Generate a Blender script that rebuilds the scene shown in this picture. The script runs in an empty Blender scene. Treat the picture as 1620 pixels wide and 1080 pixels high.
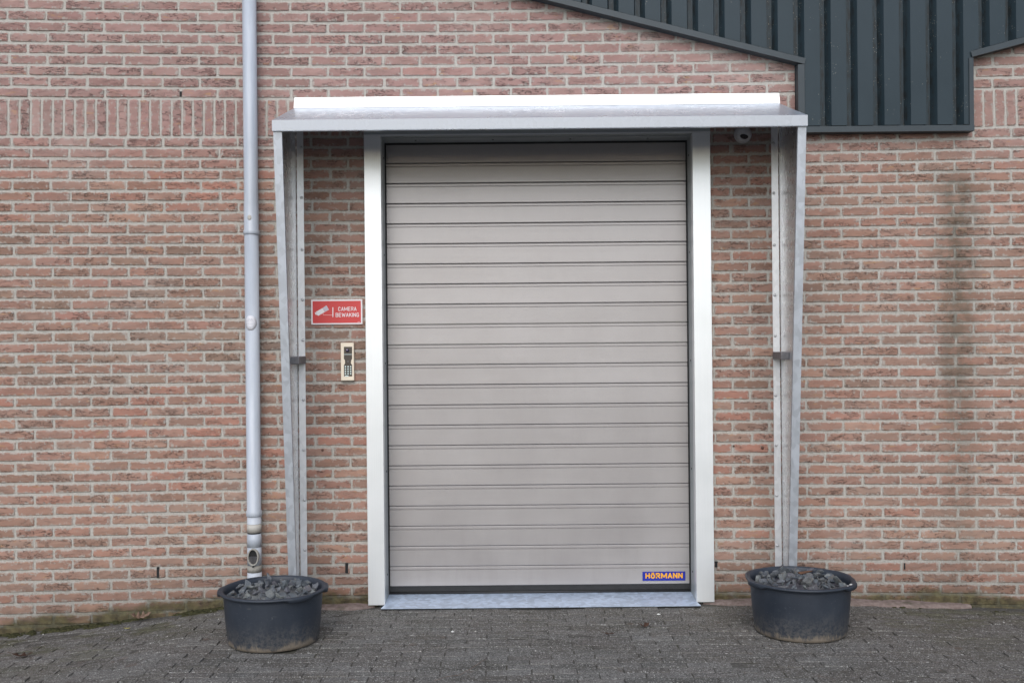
import bpy, bmesh, math, random
from mathutils import Matrix, Vector, noise
R = random.Random(7)
SC = bpy.context.scene
COL = SC.collection
rad = math.radians

# ------------------------------------------------------------------ camera
CAM_H, CAM_D, FPX, ROLL = 1.51, 5.727, 1575.0, 0.0095
cam = bpy.data.cameras.new('camera'); camo = bpy.data.objects.new('camera', cam); COL.objects.link(camo)
cam.sensor_width = 36.0; cam.lens = 35.0; cam.clip_start = 0.05; cam.clip_end = 2000
camo.matrix_world = Matrix.Translation((0, -CAM_D, CAM_H)) @ Matrix.Rotation(rad(90), 4, 'X') @ Matrix.Rotation(-ROLL, 4, 'Z')
SC.camera = camo

# ------------------------------------------------------------------ light
SUN_EL, SUN_AZ = 40.0, -6.0          # degrees; azimuth seen from the wall, negative = to the left of the camera
world = bpy.data.worlds.new('World'); SC.world = world; world.use_nodes = True
wn = world.node_tree; wn.nodes.clear()
sky = wn.nodes.new('ShaderNodeTexSky'); sky.sky_type = 'NISHITA'; sky.sun_disc = False
sky.sun_elevation = rad(SUN_EL); sky.sun_rotation = rad(180 - SUN_AZ)
sky.air_density = 1.0; sky.dust_density = 1.2; sky.ozone_density = 1.0
hs = wn.nodes.new('ShaderNodeHueSaturation'); hs.inputs['Saturation'].default_value = 0.75
bg = wn.nodes.new('ShaderNodeBackground'); bg.inputs['Strength'].default_value = 0.14
wo = wn.nodes.new('ShaderNodeOutputWorld')
wn.links.new(sky.outputs[0], hs.inputs['Color']); wn.links.new(hs.outputs[0], bg.inputs[0]); wn.links.new(bg.outputs[0], wo.inputs[0])
sun = bpy.data.lights.new('sun', 'SUN'); sun.energy = 1.55; sun.angle = rad(60); sun.color = (1, 0.98, 0.955)
suno = bpy.data.objects.new('sun', sun); COL.objects.link(suno)
sd = Vector((math.sin(rad(SUN_AZ)) * math.cos(rad(SUN_EL)), -math.cos(rad(SUN_AZ)) * math.cos(rad(SUN_EL)), math.sin(rad(SUN_EL))))
suno.location = sd * 20; suno.rotation_euler = sd.to_track_quat('Z', 'Y').to_euler()
SC.view_settings.view_transform = 'Standard'; SC.view_settings.look = 'None'
SC.view_settings.exposure = 0.38; SC.view_settings.gamma = 1.0; SC.view_settings.use_curve_mapping = False
SC.cycles.max_bounces = 8

# ------------------------------------------------------------------ measuring helper: photo pixel -> point on the plane at depth y
def at(u, v, y=0.0):
    D = CAM_D + y
    du, dv = (u - 810) / FPX, (540 - v) / FPX
    ca, sa = math.cos(ROLL), math.sin(ROLL)
    return Vector(((ca * du + sa * dv) * D, y, CAM_H + (-sa * du + ca * dv) * D))
def project(p):
    D = CAM_D + p[1]
    x, z = p[0] / D, (p[2] - CAM_H) / D
    ca, sa = math.cos(ROLL), math.sin(ROLL)
    return 810 + (ca * x - sa * z) * FPX, 540 - (sa * x + ca * z) * FPX
def sstep(a, b, x):
    t = max(0, min(1, (x - a) / (b - a))); return t * t * (3 - 2 * t)
def ground_z(x, y=-0.3):
    g = 0.0
    if x < -1.55: g -= 0.105 * min(1.75, -1.55 - x) * sstep(-1.5, -2.0, x)
    if x > 1.8: g -= 0.045 * min(1.4, x - 1.8)
    return g

# ------------------------------------------------------------------ material helpers
class NT:
    def __init__(s, name):
        s.m = bpy.data.materials.new(name); s.m.use_nodes = True
        s.t = s.m.node_tree; s.t.nodes.clear()
        s.out = s.t.nodes.new('ShaderNodeOutputMaterial'); s.b = s.t.nodes.new('ShaderNodeBsdfPrincipled')
        s.t.links.new(s.b.outputs[0], s.out.inputs[0]); s._pos = None
    def put(s, sock, v):
        if isinstance(v, bpy.types.NodeSocket): s.t.links.new(v, sock)
        elif isinstance(v, (tuple, list)) and len(v) == 3 and sock.type == 'RGBA': sock.default_value = (*v, 1)
        else: sock.default_value = v
    def n(s, typ, ins=None, **kw):
        nd = s.t.nodes.new(typ)
        for k, v in kw.items(): setattr(nd, k, v)
        for k, v in (ins or {}).items(): s.put(nd.inputs[k], v)
        return nd
    def pos(s):
        if s._pos is None: s._pos = s.n('ShaderNodeNewGeometry').outputs['Position']
        return s._pos
    def objc(s): return s.n('ShaderNodeTexCoord').outputs['Object']
    def scaled(s, vec, sc): return s.n('ShaderNodeMapping', {0: vec, 'Scale': sc}).outputs[0]
    def noise(s, vec, scale=5, detail=3, rough=.55, dist=0, out=0):
        return s.n('ShaderNodeTexNoise', {'Vector': vec, 'Scale': scale, 'Detail': detail, 'Roughness': rough, 'Distortion': dist}).outputs[out]
    def voro(s, vec, scale=50, out='Distance', feature='F1'):
        return s.n('ShaderNodeTexVoronoi', {'Vector': vec, 'Scale': scale}, feature=feature).outputs[out]
    def math(s, op, a, b=0.0, c=None, clamp=False):
        nd = s.n('ShaderNodeMath', {0: a, 1: b}, operation=op); nd.use_clamp = clamp
        if c is not None: s.put(nd.inputs[2], c)
        return nd.outputs[0]
    def mr(s, v, a, b, c=0.0, d=1.0, smooth=True):
        return s.n('ShaderNodeMapRange', {0: v, 1: a, 2: b, 3: c, 4: d}, interpolation_type='SMOOTHSTEP' if smooth else 'LINEAR').outputs[0]
    def mix(s, f, a, b, mode='MIX'):
        nd = s.n('ShaderNodeMix', data_type='RGBA', blend_type=mode)
        s.put(nd.inputs[0], f); s.put(nd.inputs[6], a); s.put(nd.inputs[7], b); return nd.outputs[2]
    def ramp(s, f, stops, interp='LINEAR'):
        nd = s.n('ShaderNodeValToRGB', {0: f}); cr = nd.color_ramp; cr.interpolation = interp
        while len(cr.elements) < len(stops): cr.elements.new(.5)
        for e, (p, c) in zip(cr.elements, stops): e.position = p; e.color = (*c, 1)
        return nd.outputs[0]
    def xyz(s, vec):
        o = s.n('ShaderNodeSeparateXYZ', {0: vec}).outputs; return o[0], o[1], o[2]
    def bump(s, h, strength=.3, dist=.003, prev=None):
        ins = {'Height': h, 'Strength': strength, 'Distance': dist}
        if prev is not None: ins['Normal'] = prev
        return s.n('ShaderNodeBump', ins).outputs[0]
    def fin(s, color=None, rough=.6, metal=0.0, normal=None, spec=.5):
        if color is not None: s.put(s.b.inputs['Base Color'], color)
        s.put(s.b.inputs['Roughness'], rough); s.put(s.b.inputs['Metallic'], metal)
        s.put(s.b.inputs['Specular IOR Level'], spec)
        if normal is not None: s.put(s.b.inputs['Normal'], normal)
        return s.m
def rnd_val(t):
    a = t.n('ShaderNodeAttribute', attribute_name='bid').outputs['Fac']
    o = t.n('ShaderNodeObjectInfo').outputs['Random']
    return t.math('FRACT', t.math('ADD', a, o))
def algae(t, col, amount=1.0):
    """green film and dirt that grows up the wall's foot"""
    p = t.pos(); x, y, z = t.xyz(p)
    g = t.math('ADD', t.mr(x, -3.2, -1.6, -0.165, 0.0, False), t.mr(x, 1.8, 3.2, 0.0, -0.06, False))
    h = t.math('SUBTRACT', z, g)
    n1 = t.noise(t.scaled(p, (2.2, 1, 5)), 1.6, 4, .6); n2 = t.noise(p, 22, 4, .65)
    h2 = t.math('ADD', h, t.math('MULTIPLY', t.math('SUBTRACT', n1, .5), -.17))
    m = t.mr(t.math('ADD', h2, t.math('MULTIPLY', t.math('SUBTRACT', n2, .5), -.05)), .03, .105, 1, 0)
    m = t.math('MULTIPLY', m, t.mr(n1, .25, .5, .55, 1.0))
    gcol = t.ramp(n2, [(.3, (.028, .027, .016)), (.5, (.07, .062, .03)), (.62, (.1, .09, .042)), (.8, (.14, .12, .08))])
    damp = t.mr(h2, .05, .42, .75, 1.0)
    col = t.mix(1.0, col, t.n('ShaderNodeCombineColor', {0: damp, 1: damp, 2: damp}).outputs[0], 'MULTIPLY')
    return t.mix(t.math('MULTIPLY', m, .9 * amount), col, gcol)
def run_stain(t, col):
    """dark wet run under the cladding corner"""
    p = t.pos(); x, y, z = t.xyz(p)
    w = t.noise(t.scaled(p, (1, 1, .6)), 7, 3, .6)
    d = t.math('ABSOLUTE', t.math('ADD', t.math('SUBTRACT', x, 2.565), t.math('MULTIPLY', t.math('SUBTRACT', w, .5), .16)))
    m = t.math('MULTIPLY', t.mr(d, .0, .19, 1, 0), t.math('MULTIPLY', t.mr(z, 2.38, 2.54, 1, 0), t.mr(z, .1, 1.9, .32, 1)))
    m = t.math('MULTIPLY', m, t.mr(t.noise(p, 17, 3, .6), .3, .6, .35, 1))
    return t.mix(t.math('MULTIPLY', m, .66), col, (.075, .066, .045))

def mat_brick():
    t = NT('brick_clay'); p = t.pos(); x, y, z = t.xyz(p)
    r = rnd_val(t)
    r2 = t.math('FRACT', t.math('MULTIPLY', r, 17.31)); r3 = t.math('FRACT', t.math('MULTIPLY', r, 41.7))
    off = t.n('ShaderNodeCombineXYZ', {0: t.math('MULTIPLY', r, 31.0), 1: t.math('MULTIPLY', r2, 13.0), 2: t.math('MULTIPLY', r3, 7.0)}).outputs[0]
    q = t.n('ShaderNodeVectorMath', {0: p, 1: off}, operation='ADD').outputs[0]
    ramp_red = t.ramp(r, [(0, (0.253, 0.148, 0.110)), (.15, (0.339, 0.187, 0.141)), (.3, (0.277, 0.176, 0.138)), (.45, (0.372, 0.215, 0.168)), (.6, (0.288, 0.159, 0.125)), (.75, (0.390, 0.191, 0.143)), (.88, (0.310, 0.210, 0.168)), (1, (0.406, 0.234, 0.171))])
    ramp_brn = t.ramp(r, [(0, (0.210, 0.147, 0.114)), (.2, (0.285, 0.188, 0.140)), (.4, (0.228, 0.166, 0.134)), (.6, (0.336, 0.202, 0.154)), (.75, (0.256, 0.184, 0.137)), (.9, (0.365, 0.184, 0.150)), (1, (0.274, 0.193, 0.143))])
    ramp_pnk = t.ramp(r, [(0, (0.291, 0.179, 0.163)), (.2, (0.365, 0.229, 0.212)), (.4, (0.285, 0.166, 0.153)), (.6, (0.393, 0.257, 0.233)), (.8, (0.314, 0.200, 0.186)), (1, (0.375, 0.212, 0.192))])
    # courses came from different firings: bands of batches up the wall
    wav = t.math('ADD', z, t.math('MULTIPLY', t.math('SUBTRACT', t.noise(t.scaled(p, (.5, 1, .25)), 1.1, 2), .5), .5))
    m_b = t.math('MULTIPLY', t.mr(wav, 1.15, 1.28), t.mr(wav, 1.75, 2.45, 1, 0))
    m_b = t.math('MULTIPLY', m_b, t.mr(x, -.2, .9, 1.0, .45))
    m_p = t.mr(wav, 2.35, 2.75)
    base = t.mix(t.math('MULTIPLY', m_b, t.mr(r2, .1, .7, .95, .35)), ramp_red, ramp_brn)
    base = t.mix(t.math('MULTIPLY', m_p, .85), base, ramp_pnk)
    tan = t.math('MULTIPLY', t.math('MAXIMUM', t.mr(z, 1.3, .3, 0, .34), t.mr(x, 1.3, 2.4, 0, .26)), t.mr(t.noise(p, 1.1, 3), .35, .6, .4, 1)); base = t.mix(tan, base, (.33, .222, .165))
    # soft clouding inside each brick
    cl = t.noise(t.scaled(q, (9, 9, 26)), 1, 4, .6)
    base = t.mix(t.mr(cl, .35, .68, 0, .6), base, t.mix(.5, base, (.19, .14, .115)))
    yl = t.noise(t.scaled(q, (13, 10, 40)), 1, 2, .5)
    base = t.mix(t.math('MULTIPLY', t.mr(yl, .62, .74, 0, .62), t.mr(r2, .3, .8)), base, (.40, .235, .125))
    gr = t.noise(t.scaled(q, (16, 10, 45)), 1.2, 3, .6)
    base = t.mix(t.mr(gr, .58, .75, 0, .42), base, (.30, .255, .235))
    # the folds of hand-formed clay
    cr = t.noise(t.scaled(q, (20, 12, 74)), 1, 3, .55, 1.2)
    fold = t.mr(t.math('ABSOLUTE', t.math('SUBTRACT', cr, .5)), .0, .036, 1, 0)
    fmask = t.math('MULTIPLY', t.mr(t.noise(t.scaled(q, (10, 10, 26)), 1, 2), .44, .56), t.mr(r3, .1, .75, .25, 1.0))
    fold = t.math('MULTIPLY', fold, fmask)
    base = t.mix(t.math('MULTIPLY', fold, .88), base, (.06, .042, .038))
    # mortar smeared on the edges
    sm = t.noise(p, 34, 4, .7)
    edge = t.n('ShaderNodeAttribute', attribute_name='edge').outputs['Fac']
    sme = t.math('MULTIPLY', t.mr(t.math('ADD', sm, t.math('MULTIPLY', edge, .26)), .66, .78), .75)
    base = t.mix(sme, base, (.39, .36, .325))
    ef = t.math('MULTIPLY', t.mr(t.noise(p, 1.7, 4, .6), .5, .72, 0, .3), t.mr(z, 2.5, 3.2, .45, 1.0))
    base = t.mix(ef, base, (.46, .41, .37))
    spk = t.mr(t.voro(p, 95), .0, .16, 1, 0)
    base = t.mix(t.math('MULTIPLY', t.math('MULTIPLY', spk, t.mr(t.noise(p, 30, 2), .56, .64)), .5), base, (.05, .04, .035))
    base = run_stain(t, base); base = algae(t, base)
    h = t.math('ADD', t.math('MULTIPLY', t.noise(q, 120, 4, .7), .45), t.math('MULTIPLY', cl, .6))
    h = t.math('SUBTRACT', h, t.math('MULTIPLY', fold, .9))
    return t.fin(base, .9, 0, t.bump(h, .75, .004), .25)
def mat_mortar():
    t = NT('lime_mortar'); p = t.pos()
    n1 = t.noise(p, 90, 4, .7); n2 = t.noise(p, 3.2, 4, .6)
    c = t.ramp(n1, [(.25, (.26, .245, .215)), (.45, (.385, .365, .33)), (.6, (.45, .43, .395)), (.8, (.56, .54, .505))])
    c = t.mix(t.mr(n2, .35, .65, 0, .3), c, (.40, .365, .32))
    x, y, z = t.xyz(p)
    c = t.mix(t.mr(z, 2.3, 2.9, 0, .35), c, (.5, .475, .44))
    pit = t.math('MULTIPLY', t.mr(t.voro(p, 62), .03, .13, 1, 0), t.mr(t.noise(p, 21, 2), .55, .63))
    c = t.mix(t.math('MULTIPLY', pit, .75), c, (.05, .045, .04))
    c = run_stain(t, c); c = algae(t, c)
    h = t.math('SUBTRACT', t.math('ADD', n1, t.math('MULTIPLY', t.noise(p, 28, 3), 1.2)), t.math('MULTIPLY', pit, 1.0))
    return t.fin(c, .95, 0, t.bump(h, .8, .004), .2)
def mat_paver():
    t = NT('worn_paver'); p = t.pos(); r = rnd_val(t); x, y, z = t.xyz(p)
    base = t.ramp(r, [(0, (0.089, 0.086, 0.079)), (.2, (0.142, 0.138, 0.129)), (.4, (0.102, 0.094, 0.085)), (.6, (0.158, 0.154, 0.146)), (.8, (0.118, 0.108, 0.099)), (1, (0.168, 0.160, 0.149))])
    big = t.noise(p, 1.3, 4, .6); dk = t.mr(t.noise(t.scaled(p, (1, 2.5, 1)), 2.1, 5, .7), .5, .66, 0, .6); base = t.mix(dk, base, (.07, .064, .055))
    base = t.mix(t.mr(big, .4, .7, 0, .55), base, (.115, .101, .087))
    base = t.mix(t.mr(x, 1.0, 2.4, 0, .45), base, (.11, .099, .087))
    vc = t.n('ShaderNodeTexVoronoi', {'Vector': p, 'Scale': 210.0}).outputs['Color']
    vx = t.xyz(vc)[0]
    base = t.mix(t.mr(vx, .84, .92, 0, .85), base, (.33, .325, .31))
    base = t.mix(t.mr(vx, .1, .25, .75, 0), base, (.028, .027, .026))
    base = t.mix(t.mr(t.noise(p, 55, 4, .7), .55, .7, 0, .5), base, (.175, .17, .163))
    red = t.mr(t.noise(p, 9, 3), .64, .74, 0, .5); base = t.mix(red, base, (.1, .066, .05))
    gm = t.math('MULTIPLY', t.mr(t.noise(t.scaled(p, (1, 2.2, 1)), 2.4, 5, .68), .46, .6), t.math('MAXIMUM', t.math('MAXIMUM', t.mr(x, -2.1, -1.4, 1, 0), t.math('MULTIPLY', t.mr(x, 1.6, 2.2), .7)), .18))
    gm = t.math('MULTIPLY', gm, t.mr(y, -1.0, -.15, .25, 1))
    base = t.mix(t.math('MULTIPLY', gm, .75), base, t.ramp(t.noise(p, 60, 3), [(.3, (.035, .036, .018)), (.7, (.088, .083, .036))]))
    h = t.math('ADD', t.noise(p, 160, 4, .7), t.math('MULTIPLY', vx, .5))
    return t.fin(base, .85, 0, t.bump(h, .7, .004), .3)
def mat_joint():
    t = NT('joint_sand'); p = t.pos()
    c = t.ramp(t.noise(p, 70, 4, .7), [(.3, (.045, .042, .037)), (.55, (.09, .085, .077)), (.8, (.19, .18, .165))])
    c = t.mix(t.mr(t.noise(p, 3, 4), .54, .66, 0, .5), c, (.055, .053, .03))
    return t.fin(c, .95, 0, t.bump(t.noise(p, 130, 3), .6, .004), .2)
def mat_zinc(name, base=.46, rough=.46, mott=.035, blue=1.16, metal=.6, wav=.06):
    t = NT(name); p = t.pos()
    v = t.n('ShaderNodeTexVoronoi', {'Vector': t.scaled(p, (1, 1, .7)), 'Scale': 42.0}).outputs['Color']
    vx = t.xyz(v)[0]; n1 = t.noise(p, 3.5, 4, .6); n2 = t.noise(p, 150, 2)
    f = t.math('ADD', t.math('MULTIPLY', vx, .5), t.math('MULTIPLY', n1, .5))
    a, b = base - mott, base + mott
    c = t.ramp(f, [(.25, (a, a * (1 + (blue - 1) * .4), a * blue)), (.75, (b, b * (1 + (blue - 1) * .4), b * blue))])
    sp = t.mr(t.noise(p, 60, 3, .7), .68, .78, 0, .18); c = t.mix(sp, c, (.4, .4, .39))
    ro = t.math('ADD', rough - .08, t.math('MULTIPLY', f, .2))
    return t.fin(c, ro, metal, t.bump(t.math('ADD', n2, t.math('MULTIPLY', n1, 2)), wav, .003))
def mat_alu():
    t = NT('anodised_aluminium'); p = t.pos()
    n1 = t.noise(t.scaled(p, (60, 60, 1.2)), 3, 3); n2 = t.noise(p, 4, 4)
    c = t.ramp(t.math('ADD', t.math('MULTIPLY', n1, .4), t.math('MULTIPLY', n2, .6)), [(.3, (.76, .785, .795)), (.7, (.83, .85, .86))])
    return t.fin(c, t.math('ADD', .3, t.math('MULTIPLY', n2, .12)), .5, t.bump(n1, .04, .002))
def mat_door():
    t = NT('door_coating'); p = t.pos()
    n1 = t.noise(t.scaled(p, (3, 1, 260)), 1.0, 4, .7); n2 = t.noise(p, 2.0, 4, .6); n3 = t.noise(t.scaled(p, (40, 1, 160)), 2, 2)
    c = t.ramp(t.math('ADD', t.math('MULTIPLY', n1, .2), t.math('MULTIPLY', n2, .8)), [(.3, (0.364, 0.342, 0.339)), (.5, (0.392, 0.371, 0.367)), (.7, (0.420, 0.398, 0.394))])
    z = t.xyz(p)[2]; gr = t.math('MULTIPLY', t.mr(t.noise(t.scaled(p, (9, 1, 1.3)), 2, 5, .65), .42, .7), t.mr(z, .05, .45, .10, .03)); c = t.mix(gr, c, (.2, .18, .16))
    return t.fin(c, t.math('ADD', .30, t.math('MULTIPLY', n2, .14)), .42, t.bump(t.math('ADD', t.math('ADD', n1, n3), t.math('MULTIPLY', t.noise(t.scaled(p, (1.4, 1, 6)), 1.5, 2), 2.5)), .07, .003))
def mat_plain(name, col, rough=.5, metal=0.0, var=.08, scale=8, bump=.0, spec=.5):
    t = NT(name); p = t.pos(); n1 = t.noise(p, scale, 4, .6)
    a = tuple(max(0, v * (1 - var)) for v in col); b = tuple(v * (1 + var) for v in col)
    c = t.ramp(n1, [(.3, a), (.7, b)])
    nm = t.bump(t.noise(p, scale * 14, 3), bump, .003) if bump else None
    return t.fin(c, rough, metal, nm, spec)
def mat_pvc():
    t = NT('grey_pvc'); p = t.pos()
    n1 = t.noise(t.scaled(p, (14, 14, 1.5)), 2, 4, .6); n2 = t.noise(p, 40, 3, .7)
    c = t.ramp(n1, [(.3, (.36, .395, .445)), (.55, (.42, .455, .51)), (.75, (.48, .515, .57))])
    c = t.mix(t.mr(n2, .6, .75, 0, .25), c, (.36, .36, .35))
    return t.fin(c, .34, 0, t.bump(n1, .05, .003), .5)
def mat_clad():
    t = NT('dark_cladding_coating'); p = t.pos()
    n1 = t.noise(p, 2.5, 4); c = t.ramp(n1, [(.3, (.021, .035, .044)), (.7, (.029, .045, .056))])
    x, y, z = t.xyz(p)
    valley = t.mr(y, -.052, -.03)
    dirt = t.math('MULTIPLY', valley, t.mr(t.noise(t.scaled(p, (60, 1, 12)), 1, 4, .7), .4, .65))
    c = t.mix(t.math('MULTIPLY', dirt, .75), c, (.017, .016, .014))  # grime colour that also paints in the shade of the rib valleys
    lich = t.math('MULTIPLY', t.mr(t.voro(p, 75), .05, .24, 1, 0), t.mr(t.noise(p, 13, 3), t.mr(y, -.058, -.03, .60, .44), .66))
    c = t.mix(t.math('MULTIPLY', lich, .8), c, (.33, .31, .26))
    dr = t.mr(t.noise(t.scaled(p, (55, 1, 9)), 1, 3, .6), .74, .82, 0, .25); c = t.mix(dr, c, (.2, .2, .2))
    return t.fin(c, t.math('ADD', .38, t.math('MULTIPLY', n1, .15)), 0, t.bump(t.math('ADD', t.noise(p, 240, 2), t.math('MULTIPLY', t.noise(t.scaled(p, (1, 1, .35)), 3, 2), 14)), .07, .002), .24)
def mat_tub():
    t = NT('tub_plastic'); p = t.objc(); x, y, z = t.xyz(p); ob = t.n('ShaderNodeObjectInfo').outputs['Random']
    q = t.n('ShaderNodeVectorMath', {0: p, 1: t.n('ShaderNodeCombineXYZ', {0: t.math('MULTIPLY', ob, 9.0), 1: ob, 2: 0.0}).outputs[0]}, operation='ADD').outputs[0]
    n1 = t.noise(q, 5, 4, .6); n2 = t.noise(q, 70, 4, .7); n3 = t.noise(t.scaled(q, (1, 1, .25)), 45, 4, .7)
    c = t.ramp(n1, [(.3, (.017, .023, .034)), (.6, (.026, .033, .046)), (.8, (.040, .047, .060))])
    h = t.math('ADD', z, t.math('MULTIPLY', t.math('SUBTRACT', n3, .5), -.10))
    h = t.math('ADD', h, t.math('MULTIPLY', t.math('SUBTRACT', n1, .5), -.09))
    spl = t.math('MULTIPLY', t.mr(h, .0, .17, .45, 0), t.mr(n2, .35, .62))
    c = t.mix(spl, c, (.16, .145, .125))
    c = t.mix(t.mr(h, .008, .038, .85, 0), c, t.mix(n2, (.13, .105, .078), (.27, .225, .175)))
    sc = t.mr(t.noise(t.scaled(q, (22, 22, 80)), 1, 4, .65, 1.5), .62, .72, 0, .4); c = t.mix(sc, c, (.13, .13, .135))
    c = t.mix(t.mr(n2, .68, .76, 0, .45), c, (.26, .26, .26))
    return t.fin(c, t.math('ADD', .42, t.math('MULTIPLY', n1, .2)), 0, t.bump(n2, .12, .003), .45)
def mat_rock():
    t = NT('broken_stone'); p = t.objc(); r = rnd_val(t)
    q = t.n('ShaderNodeVectorMath', {0: p, 1: t.n('ShaderNodeCombineXYZ', {0: t.math('MULTIPLY', r, 20.0), 1: r, 2: r}).outputs[0]}, operation='ADD').outputs[0]
    base = t.ramp(r, [(0, (0.058, 0.066, 0.082)), (.2, (0.144, 0.163, 0.181)), (.4, (0.075, 0.082, 0.099)), (.55, (0.218, 0.233, 0.229)), (.7, (0.098, 0.091, 0.106)), (.85, (0.178, 0.198, 0.217)), (1, (0.069, 0.079, 0.090))])
    n = t.noise(q, 1.7, 5, .7); base = t.mix(t.mr(n, .5, .66, 0, .65), base, (.27, .275, .26))
    base = t.mix(t.mr(t.noise(q, .9, 3), .56, .68, 0, .55), base, (.12, .098, .075))
    return t.fin(base, .85, 0, t.bump(n, .9, .02), .35)
def mat_leaf(name, a, b):
    t = NT(name); n = t.noise(t.objc(), 40, 4); return t.fin(t.ramp(n, [(.3, a), (.7, b)]), .8, 0, t.bump(n, .3, .003), .3)
def mat_grit():
    t = NT('grit'); r = rnd_val(t)
    return t.fin(t.ramp(r, [(0, (.03, .025, .02)), (.3, (.07, .05, .038)), (.55, (.14, .13, .12)), (.85, (.24, .23, .215)), (.97, (.5, .48, .45)), (1, (.62, .6, .56))]), .85)
def mat_moss():
    t = NT('moss'); n = t.noise(t.pos(), 70, 4)
    return t.fin(t.ramp(n, [(.3, (.020, .021, .010)), (.55, (.045, .044, .020)), (.8, (.08, .075, .032))]), .95, 0, t.bump(n, .8, .006), .15)
def mat_haunch():
    t = NT('pink_mortar_haunch'); p = t.pos(); n = t.noise(p, 30, 5, .7); x, y, z = t.xyz(p)
    c = t.ramp(n, [(.3, (.115, .085, .075)), (.55, (.2, .155, .14)), (.8, (.26, .22, .2))])
    c = t.mix(t.mr(t.noise(p, 7, 4), .52, .68, 0, .85), c, (.07, .065, .045))
    return t.fin(c, .95, 0, t.bump(n, .7, .004), .2)

M = dict(brick=mat_brick(), mortar=mat_mortar(), paver=mat_paver(), joint=mat_joint(),
         zinc=mat_zinc('galvanised_roof', .56, .30, .025, 1.24, .72, .012), zincf=mat_zinc('galvanised_fascia', .40, .50, .03, 1.12, .5), zinc3=mat_zinc('sunlit_galvanised_strip', .86, .36, .05, 1.02, .45), zincp=mat_zinc('galvanised_wing', .70, .28, .015, 1.02, .85, .012), zinc2=mat_zinc('galvanised_profile', .47, .48, .045, 1.14, .6), tread=mat_zinc('threshold_steel', .44, .42, .08, 1.45, .35),  # zinc3 has sun reflection, tread has reflected sky blue, put into the base colour
         alu=mat_alu(), door=mat_door(), rubber=mat_plain('black_rubber', (.012, .012, .013), .6, 0, .3, 30, .2), dark=mat_plain('dark_recess', (.008, .008, .009), .8),  # dark: near-black painted as shade in holes and gaps, also on small screws
         reveal=mat_plain('reveal_sheet', (.40, .425, .43), .45, .25, .06), pvc=mat_pvc(), pvcw=mat_plain('pale_pvc', (.47, .50, .55), .4, 0, .06),
         pvcb=mat_plain('weathered_band', (.30, .285, .255), .7, 0, .12, 30, .2), pvct=mat_plain('tan_tape', (.43, .41, .375), .6, 0, .08, 25),
         clad=mat_clad(), clad_trim=mat_plain('dark_trim_coating', (.026, .038, .046), .5, 0, .12, 6), red=mat_plain('red_print', (.58, .05, .048), .45, 0, .03, 4),
         white=mat_plain('white_print', (.78, .74, .75), .45, 0, .03, 4), lilac=mat_plain('grey_print', (.55, .5, .56), .45, 0, .03), pinkline=mat_plain('pale_red_print', (.75, .35, .35), .45),
         cream=mat_plain('cream_housing', (.80, .70, .56), .4, 0, .03), panel=mat_plain('brown_panel', (.062, .05, .04), .3, 0, .1), lens=mat_plain('lens_and_glint', (.02, .016, .035), .08),
         glint=mat_plain('lens_highlight', (.35, .28, .42), .2), key=mat_plain('key_plastic', (.62, .74, .72), .35, 0, .03), blue=mat_plain('blue_badge', (.012, .022, .27), .35, 0, .05),
         yellow=mat_plain('amber_lettering', (.78, .36, .02), .4, 0, .05), tub=mat_tub(), rock=mat_rock(), rust=mat_plain('rusty_stone', (.10, .048, .026), .85, 0, .3, 40, .5),
         leaf=mat_leaf('oak_leaf', (.085, .05, .034), (.23, .155, .115)), leafd=mat_leaf('dead_leaf', (.035, .018, .012), (.085, .045, .03)), leafy=mat_leaf('yellow_leaf', (.35, .3, .06), (.5, .45, .12)),
         grit=mat_grit(), moss=mat_moss(), camw=mat_plain('camera_shell', (.55, .55, .56), .35, 0, .03), black=mat_plain('black_gloss', (.006, .006, .007), .12),
         screw=mat_plain('screw_steel', (.68, .68, .68), .4, .4), haunch=mat_haunch(), sticker=mat_plain('sticker_paper', (.66, .66, .70), .6, 0, .06, 60), stickm=mat_plain('sticker_print', (.45, .46, .52), .6),
         stalk=mat_plain('dry_stalk', (.15, .11, .09), .8, 0, .2, 50), bar=mat_plain('grey_steel_bar', (.20, .195, .205), .5, .5, .15, 30), plug=mat_plain('brown_plug', (.10, .05, .035), .7), chip=mat_plain('white_chip', (.6, .6, .57), .7))

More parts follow.
